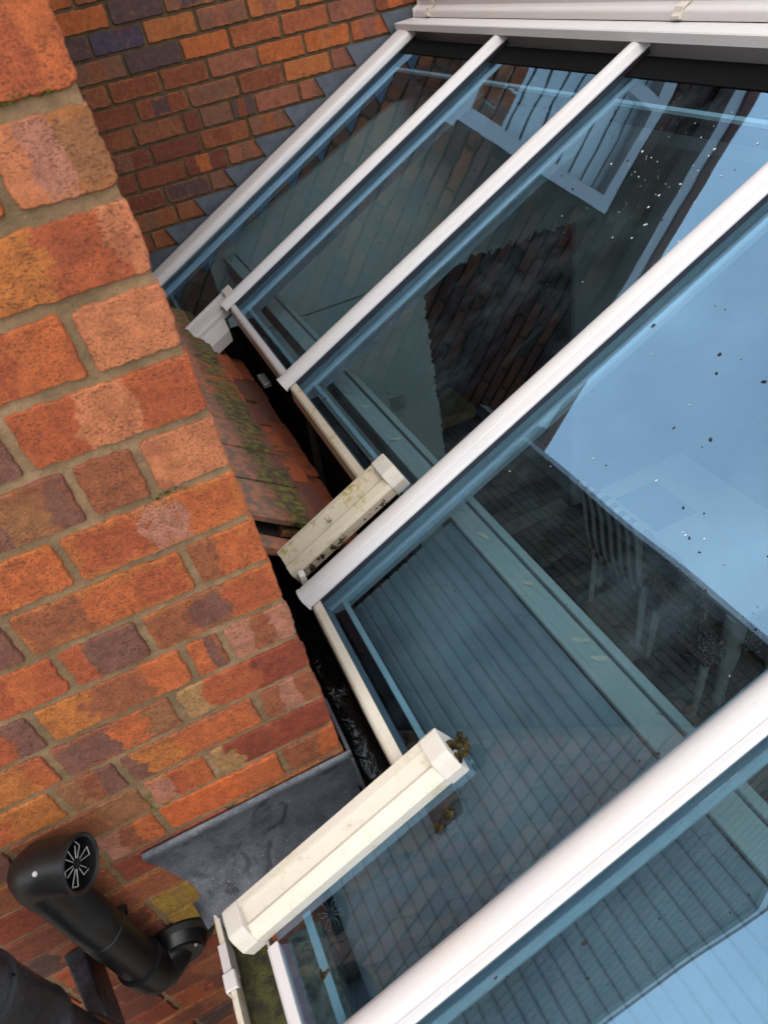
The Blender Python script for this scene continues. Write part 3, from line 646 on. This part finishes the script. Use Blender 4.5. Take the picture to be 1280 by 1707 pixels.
# bits in the gap
s_ = MB().tube([(.27, 1.56, -1.34), (.305, 1.55, -.93)], .012, 6); tag(s_.build('timber_strut', DARK), 'short brown strut standing in the dark gap below the eaves', 'strut')
s_ = MB().box(.275, .30, 2.0, 2.08, -1.05, -1.035); tag(bevel(s_.build('metal_bracket', SCREW), .002), 'small pale metal bracket in the dark gap at the far end of the tiles', 'bracket')

# ------------------------------------------------------------------ eaves gutter on the left
GL = empty('eaves_gutter', (-.24, 0, -1.2)); tag(GL, 'mossy beige gutter at the foot of the glass roof below the lead apron', 'gutter', 'gutters')
gp = [(-.262, -1.25), (-.270, -1.24), (-.273, -1.192), (-.271, -1.188), (-.263, -1.188), (-.2625, -1.192), (-.2615, -1.236), (-.255, -1.243), (-.212, -1.243), (-.205, -1.236), (-.203, -1.198), (-.199, -1.198), (-.199, -1.24), (-.205, -1.25)]
G(autosmooth(yext(gp, -.6, .615).build('channel', PVCD), 40), GL)
m = MB(); yext([(-.278, -1.256), (-.278, -1.183), (-.258, -1.181), (-.256, -1.19), (-.265, -1.186), (-.2745, -1.186), (-.2745, -1.252)], .478, .506, m); G(bevel(m.build('union_clip', PVC), .003), GL)
m = MB(); yext([(-.2755, -1.253), (-.2755, -1.1865), (-.262, -1.1855), (-.2595, -1.24), (-.205, -1.24), (-.205, -1.253)], .506, .55, m); G(m.build('union', PVC), GL)
NYg = 50; rw = []
for a in range(8):
    r = []
    for b in range(NYg):
        x = -.2605 + .0545 * a / 7; y = -.58 + 1.18 * b / (NYg - 1); r.append((x, y, -1.228 + .012 * (a / 7) + noise.noise(Vector((x * 60, y * 30, 5))) * .006))
    rw.append(r)
V, F = sheet(rw, .003, (0, 0, 1)); k = autosmooth(obj('silt', V, F, plain('gutter_silt', srgb(46, 39, 28), .5, .5, 50, .8, .006, .4, 0, srgb(78, 78, 34))), 80); G(k, GL)

# ------------------------------------------------------------------ flue and soil pipe on the gable
def ring_pts(c, ax, r0_, n=28):
    return [Vector(c)]
FX, FY = -.428, .634
FLU = empty('boiler_flue', (FX, YA, -1.36)); tag(FLU, 'matt black plume pipe with cranked outlet rising up the brick gable', 'flue')
def K(o, p=FLU): o.parent = p; o.location = Vector(o.location) - p.location; return o
R_ = .034
zb, zt_ = -1.30, -.935
K(autosmooth(MB().tube([(FX, FY, zb), (FX, FY, -1.17), (FX, FY, -1.169), (FX, FY, -1.12), (FX, FY, -1.119), (FX, FY, -1.05), (FX, FY, -1.049), (FX, FY, zt_)], [R_, R_, R_ + .0014, R_ + .0014, R_ + .0005, R_ + .0005, R_, R_], 32).build('pipe', BLACKP), 40))
# lower elbow into the wall
CX, CZ = -.376, -1.352
el = [(FX, FY, zb + .02), (FX, FY, zb - .015), (FX + .004, FY + .001, zb - .036), (FX + .016, FY + .008, zb - .050), (FX + .034, FY + .022, CZ), (CX, YA + .01, CZ)]
lo = K(autosmooth(MB().tube(el, [.038, .038, .038, .037, .036, .036], 32).build('elbow', BLACKP), 40))
k = autosmooth(MB().tube([(FX, FY, zb + .028), (FX, FY, zb + .018)], .0395, 32).build('elbow_rim', BLACKP), 40); k.parent = lo
cl = K(autosmooth(MB().tube([(CX, YA - .002, CZ), (CX, YA - .006, CZ), (CX, YA - .012, CZ), (CX, YA - .026, CZ), (CX, YA - .030, CZ)], [.062, .062, .05, .043, .0385], 36).build('wall_collar', BLACKP), 30))
k = autosmooth(MB().tube([(CX, YA - .031, CZ), (CX, YA - .034, CZ)], .0366, 36).build('seal_ring', BLACKP), 40); k.parent = cl
# top terminal: elbow turning towards the open side
dh = Vector((.88, -.40, .10)).normalized(); top = Vector((FX, FY, zt_ + .018))
pts = [top + Vector((0, 0, -.035)), top + Vector((0, 0, -.004)), top + Vector((0, 0, .010)) + dh * .004, top + Vector((0, 0, .020)) + dh * .018, top + Vector((0, 0, .022)) + dh * .040, top + Vector((0, 0, .022)) + dh * .076]
te = K(autosmooth(MB().tube(pts[:], [.0365, .0365, .0372, .0378, .0372, .0368], 36, caps=False).build('terminal', BLACKP), 40))
e0 = pts[-1]; a_ = dh.cross(Vector((0, 0, 1))).normalized(); b_ = a_.cross(dh)
def disc(rad, off, n=36): return [e0 + dh * off + (a_ * math.cos(t) + b_ * math.sin(t)) * rad for t in [2 * math.pi * i / n for i in range(n)]]
k = autosmooth(MB().loft([disc(.0368, -.006), disc(.0392, -.005), disc(.0392, .004), disc(.037, .005), disc(.0335, .003), disc(.032, -.03), disc(.029, -.05)], caps=False).build('rim', BLACKP), 40); k.parent = te; k.location = (0, 0, 0)
k = MB().add(disc(.0335, -.045), [tuple(range(36))]).build('inner_baffle', BLACKB); k.parent = te
gm_ = MB()
for i in range(6):
    t = i * math.pi / 3 + .35; rd = a_ * math.cos(t) + b_ * math.sin(t); rd2 = a_ * math.cos(t + .42) + b_ * math.sin(t + .42)
    c0 = e0 + dh * -.004
    gm_.tube([c0 + rd * .007, c0 + rd * .029 * (.8 + .2 * (i % 2))], .00055, 6); gm_.tube([c0 + rd2 * .007, c0 + rd2 * .029 * (.8 + .2 * (i % 2))], .00055, 6); gm_.tube([c0 + rd * .029, c0 + rd2 * .029 * (.8 + .2 * (i % 2))], .00055, 6)
k = gm_.build('grille', SCREW); k.parent = te
k = MB().tube([e0 + dh * -.002, e0 + dh * -.008], .007, 10).build('grille_hub', BLACKP); k.parent = te
def screw(c, ax, par, r=.0042):
    k = autosmooth(MB().tube([Vector(c), Vector(c) + Vector(ax) * .003], [r, r * .8], 12).build('screw', SCREW), 40); k.parent = par; return k
sc0 = top + Vector((0, 0, .022)) + dh * .03 + Vector((-.12, -.55, .80)).normalized() * .0365
screw(sc0, (-.2, -.6, .75), te)
bk = K(MB().box(FX - .052, FX + .024, YA - .010, YA - .0035, -1.168, -1.152).build('wall_clip', BLACKP))
for lx in (-.483, -.407):
    l_ = autosmooth(MB().tube([(lx, YA - .003, -1.16), (lx, YA - .014, -1.16)], .0095, 16).build('lug', BLACKP), 40); l_.parent = bk
    screw((lx, YA - .0142, -1.16), (0, -1, 0), bk)
screw((CX + .03, YA - .036, CZ + .02), (.8, -.5, .2), lo, .003)
# iron soil pipe
SX, SY = -.515, .515
SOI = empty('soil_pipe', (SX, SY, FL)); tag(SOI, 'thick glossy black soil pipe with collar bracketed to the gable beside the flue', 'pipe')
sz_ = -.79
pp = K(autosmooth(MB().tube([(SX, SY, FL), (SX, SY, -1.075), (SX, SY, -1.074), (SX, SY, -1.062), (SX, SY, -1.055), (SX, SY, -.93), (SX, SY, -.925), (SX, SY, -.915), (SX, SY, -.914), (SX, SY, sz_ - .128), (SX, SY, sz_ - .02), (SX, SY, sz_ - .004), (SX, SY, sz_)], [.050, .050, .056, .0575, .0555, .0555, .0575, .0575, .05, .052, .058, .061, .057], 40).build('pipe', BLACKI), 30), SOI)
cp_ = autosmooth(MB().tube([(SX, SY, sz_ + .0005), (SX, SY, sz_ + .012), (SX, SY, sz_ + .02)], [.055, .05, .02], 40).build('cap', BLACKI), 30); cp_.parent = pp
br = MB(); br.loft([[Vector((x, YA - .004 - d_, z)) for x, z in ((-.475, -1.24), (-.500, -1.262), (-.53, -1.20), (-.515, -1.185), (-.49, -1.215), (-.478, -1.226))] for d_ in (0, .008)])
bro = K(bevel(MB().loft([[Vector((SX + .02, SY + .05, z)), Vector((SX + .05, SY + .03, z)), Vector((SX + .022, YA - .004, z - .0)), Vector((SX - .012, YA - .004, z))] for z in (-1.29, -1.205)]).build('bracket', BLACKI), .004), SOI)
k = autosmooth(MB().tube([(SX + .012, YA - .003, -1.235), (SX + .012, YA - .012, -1.235)], .016, 18).build('bracket_lug', BLACKI), 40); k.parent = bro
screw((SX + .012, YA - .0125, -1.235), (0, -1, 0), bro, .0055)

# ------------------------------------------------------------------ room below the glass
fl = tag(MB().box(-.1, 4.1, -.6, YB + 2.4, FL - .05, FL - .004).build('floor', DARK), 'dark wooden plank floor of the room under the glass', kind='structure')
pm = [mesh('plank', *(lambda b: (b.V, b.F))(MB().box(-.4, .4, -.061, .061, -.004, .008))) for _ in range(1)]
pm[0].materials.append(PLANK)
y = -.5; rr_ = 0
while y < YB + 1.2:
    x = .1 - rg.random() * .6
    while x < 3.2:
        if x + .4 > .3 or y < 1:
            o = bpy.data.objects.new('plank', pm[0]); COL.objects.link(o); o.parent = fl; o.location = (x + .4, y, FL); 
        x += .803
    y += .125
# plaster on the house wall with the rough doorway
def plaster():
    m = MB(); y0, y1 = YB - .035, YB - .002; q = random.Random(3)
    zt = lambda x: min(ZR + T * x - .125, -.57)
    zs = [FL]; 
    while zs[-1] < DZ - .012: zs.append(min(DZ, zs[-1] + q.uniform(.010, .022)))
    je = [DX0 + q.uniform(-.006, .010) for _ in zs]
    for i in range(len(zs) - 1): m.loft([[Vector((.36, y, zs[i])), Vector((je[i], y, zs[i])), Vector((je[i] + q.uniform(-.006, .006), y, zs[i + 1])), Vector((.36, y, zs[i + 1]))] for y in (y0, y1)])
    m.loft([[Vector((.36, y, DZ)), Vector((DX0, y, DZ)), Vector((DX0, y, zt(DX0))), Vector((.36, y, zt(.36)))] for y in (y0, y1)])
    x = DX0; zz = DZ + .03
    while x < DX1 - .001:
        x2 = min(DX1, x + q.uniform(.012, .035)); za, zb_ = DZ + q.uniform(-.03, .02) , DZ + q.uniform(-.03, .02)
        m.loft([[Vector((x, y, za)), Vector((x2, y, zb_)), Vector((x2, y, zt(x2))), Vector((x, y, zt(x)))] for y in (y0, y1)]); x = x2
    m.box(DX1, 4.1, y0, y1, FL, -.57); return m
PW = plaster().build('plastered_wall', PLAST); tag(PW, 'pale plastered inner wall around a rough-edged doorway, under the glass', kind='structure')
m = MB().box(2.36, 4.09, YB - .055, YB - .0355, -2.44, -2.37); k = m.build('dado_rail', WHITEW); k.parent = PW
# dark room beyond the doorway
m = MB()
m.box(.9, 2.9, YB + 2.3, YB + 2.35, FL, -.6); m.box(.85, .9, YB + .262, YB + 2.35, FL, -.6); m.box(2.9, 2.95, YB + .262, YB + 2.35, FL, -.6); m.box(.85, 2.95, YB + .262, YB + 2.35, -.6, -.55)
tag(m.build('back_room_wall', plain('dark_wall', srgb(90, 80, 74), .9)), 'dark walls of the room beyond the doorway', kind='structure')
sw = MB().box(1.045, 1.13, YB - .046, YB - .0352, -2.0, -1.915); sw = tag(bevel(sw.build('light_switch', PVC), .004), 'small square white light switch on the plastered wall', 'switch')
k = MB().box(1.08, 1.095, YB - .05, YB - .0462, -1.97, -1.945).build('rocker', PVCC); k.parent = sw
# table
TB = empty('dining_table', (2.2, 1.6, FL)); tag(TB, 'white dining table with turned legs seen through the blue glass', 'table')
def D_(o, p=TB): o.parent = p; o.location = Vector(o.location) - p.location; return o
tz = -2.56
D_(bevel(MB().box(1.865, 2.50, 1.35, 2.42, tz - .03, tz).build('tabletop', WHITEW), .006))
D_(MB().box(1.93, 2.44, 1.42, 2.35, tz - .12, tz - .0305).build('apron', WHITEW))
for lx, ly in ((1.915, 2.37), (2.45, 2.37), (1.905, 1.395), (2.45, 1.40)):
    prof_ = [(0, .02), (.05, .034), (.09, .024), (.26, .03), (.36, .044), (.45, .05), (.50, .032), (.53, .05), (.58, .05), (.70, .05)]
    D_(autosmooth(MB().tube([(lx, ly, FL + .008 + a) for a, b in prof_], [b for a, b in prof_], 16).build('leg', WHITEW), 50))
mt = MB().box(1.95, 2.21, 1.98, 2.30, tz + .0005, tz + .004); tag(bevel(mt.build('place_mat', plain('mat_grey', srgb(120, 124, 140), .8, .08)), .02, 4), 'grey rectangular place mat on the white table', 'mat')
# chairs
def chair(x, y, rot, label, fab, back=True):
    c = empty('dining_chair', (x, y, FL + .008)); c.rotation_euler.z = rot; tag(c, label, 'chair', 'chairs round the white table')
    def q(o): o.parent = c; return o
    q(bevel(MB().box(-.22, .22, -.22, .22, .40, .48).build('seat', fab), .02, 3))
    m = MB(); m.loft([[Vector((sx * (.2 + .02 * f), -.20 - .06 * f + (.02 if abs(sx) < .5 else 0) - t_, .482 + .5 * f)) for sx in (-1, -.5, 0, .5, 1)] + [Vector((sx * (.2 + .02 * f), -.24 - .06 * f - t_, .482 + .5 * f)) for sx in (1, .5, 0, -.5, -1)] for f, t_ in ((0, 0), (.3, .01), (.7, .005), (1, .02))])
    q(bevel(m.build('backrest', fab), .012, 2))
    for sx in (-1, 1):
        for sy in (-1, 1): q(MB().tube([(sx * .19, sy * .19, .40), (sx * .2, sy * .21, 0)], [.022, .014], 10).build('leg', WHITEW))
    return c
chair(2.02, 2.10, math.radians(-88), 'striped upholstered chair tucked under the white table', stripe_mat('striped_fabric', 0, 95., srgb(56, 47, 44), srgb(232, 222, 206)))
chair(2.00, 1.58, math.radians(-97), 'dark flecked fabric chair tucked under the white table', fleck_fabric())
st = empty('stool', (1.75, YB + 1.0, FL + .008)); tag(st, 'low stool with an ochre seat in the dark room beyond the doorway', 'stool')
k = bevel(MB().box(-.24, .24, -.2, .2, .42, .5).build('seat', plain('ochre_seat', srgb(176, 146, 84), .8)), .02, 3); k.parent = st
for sx in (-1, 1):
    for sy in (-1, 1): k = MB().tube([(sx * .2, sy * .16, .42), (sx * .21, sy * .17, 0)], .02, 10).build('leg', DARK); k.parent = st

# ------------------------------------------------------------------ small stuff lying about
def moss_on(x, y, r, n, label, nn=-.042, seed=0, mat=MOSS):
    m = clump((0, 0, 0), r, n, seed, .6); o = m.build('moss_clump', mat); o.location = RP(x, y, nn + .002); o.rotation_euler.y = -P; return tag(o, label, 'moss')
moss_on(.178, .515, .022, 60, 'crusty brown moss pad against the upper end of the side capping', -.02, 1)
moss_on(.125, .462, .012, 40, 'green-brown moss cushion on the glass beside the side capping', seed=2)
moss_on(.106, .452, .010, 36, 'smaller moss cushion on the glass below the side capping end', seed=3)
moss_on(.035, .228, .014, 44, 'oval moss cushion lying on the lowest glass pane', seed=4)
moss_on(-.12, .40, .009, 7, 'small moss tuft on the glass at the foot of a pane', seed=5)
moss_on(.095, .557, .012, 9, 'moss tuft at the end of the eaves trim beside the side capping', -.03, 6)
m = MB()
for i in range(7):
    a = i * .9 + .3; d_ = Vector((math.cos(a), math.sin(a), .25)); m.tube([Vector((0, 0, 0)), d_ * .006 * (1 + (i % 3) * .3), d_ * .012 * (1 + (i % 3) * .35) + Vector((0, 0, .003))], [.0008, .0013, .0002], 5)
o = m.build('seedling', plain('olive_leaf', srgb(92, 92, 40), .8)); o.scale = (.7, .7, .7); o.location = RP(.19, 1.078, .0); tag(o, 'tiny green weed sprig growing on the mossy side capping', 'plant')
mb = MB(); q = random.Random(11)
for i in range(26): x = q.uniform(.08, .30); clump(RP(x, 1.030 + q.gauss(0, .003), -.02), q.uniform(.004, .009) * (1.3 if .12 < x < .2 else .7), 4, i, .8, mb)
for i in range(30): x = q.uniform(.4, .9); clump(RP(x, 1.628 + q.gauss(0, .0015), -.0405), q.uniform(.0025, .006), 3, 50 + i, .6, mb)
tag(mb.build('moss_line', MOSS), 'dark moss packed along the edges of the bars', 'moss', kind='stuff')
def specks(name, mat, spots, label):
    mb = MB(); q = random.Random(5)
    for x, y, r in spots:
        c = RP(x, y, PN0 + .0008); u = Vector((CP, 0, SP)); n_ = Vector((-SP, 0, CP)); k_ = 6; e = q.uniform(1, 2.2); a0 = q.uniform(0, 6.28)
        ring = [c + (u * math.cos(a0) * math.cos(t) * e + Vector((0, 1, 0)) * math.sin(t) + u * math.sin(t) * math.sin(a0) * .5) * r * q.uniform(.6, 1.2) for t in [6.283 * i / k_ for i in range(k_)]]
        mb.loft([ring, [c + (p - c) * .5 + n_ * r * .6 for p in ring]])
    return tag(mb.build(name, mat), label, 'dirt', kind='stuff')
q = random.Random(21); sp_ = []
for i in range(420):
    x, y = q.uniform(0, 1.32), q.choice([q.uniform(-.2, .27), q.uniform(.33, .95), q.uniform(1.02, 1.62), q.uniform(1.69, 2.28), q.uniform(2.36, 2.95)])
    if x < .32 and y > 1: continue
    if x < .12 and y > .5: continue
    sp_.append((x, y, abs(q.gauss(0, .0011)) + .0006))
for i in range(70): sp_.append((q.gauss(.62, .09), q.gauss(.40, .05), abs(q.gauss(0, .0018)) + .0008))
sp_ = [s_ for s_ in sp_ if .325 < s_[1] < .95 or s_[1] > 1 or s_[1] < .27]
specks('dirt_specks', DIRT, sp_, 'dark dirt specks scattered over the glass')
sp_ = [(q.gauss(1.12, .12), q.gauss(1.22, .12), abs(q.gauss(0, .0010)) + .0005) for i in range(110)]; sp_ = [s_ for s_ in sp_ if 1.03 < s_[1] < 1.6 and s_[0] < 1.31]
sp_ += [(q.uniform(.5, .8), q.uniform(.35, .93), abs(q.gauss(0, .0007)) + .0004) for i in range(25)]
specks('pale_specks', DROP, sp_, 'pale splashes and droppings on the glass')
for i, (x, y, l_) in enumerate(((.45, .91, .036), (.452, .755, .026), (.455, .60, .036), (.458, .555, .034), (.45, 1.52, .026), (.452, 1.33, .03))):
    m = MB(); m.loft([[Vector((w_ * (.003 + .002 * math.sin(f * 3.1)) , (f - .5) * l_ * .8, .001 + .002 * math.sin(f * 3.1 + i))) for w_ in (-1, -.3, .4, 1)] for f in (0, .2, .45, .7, 1)], caps=False, closed=False)
    o = m.build('dry_leaf', BROWN); sol = o.modifiers.new('s', 'SOLIDIFY'); sol.thickness = .001; o.location = (x, y, -.9485); o.rotation_euler.z = .35 + i * .2; tag(o, 'curled dry leaf fragment lying on the inner ledge', 'leaf', 'leaf fragments on the ledge')

# ------------------------------------------------------------------ lift everything so that the floor is at z = 0
for o in bpy.data.objects:
    if o.parent is None and o.type in ('MESH', 'EMPTY'): o.location.z += H
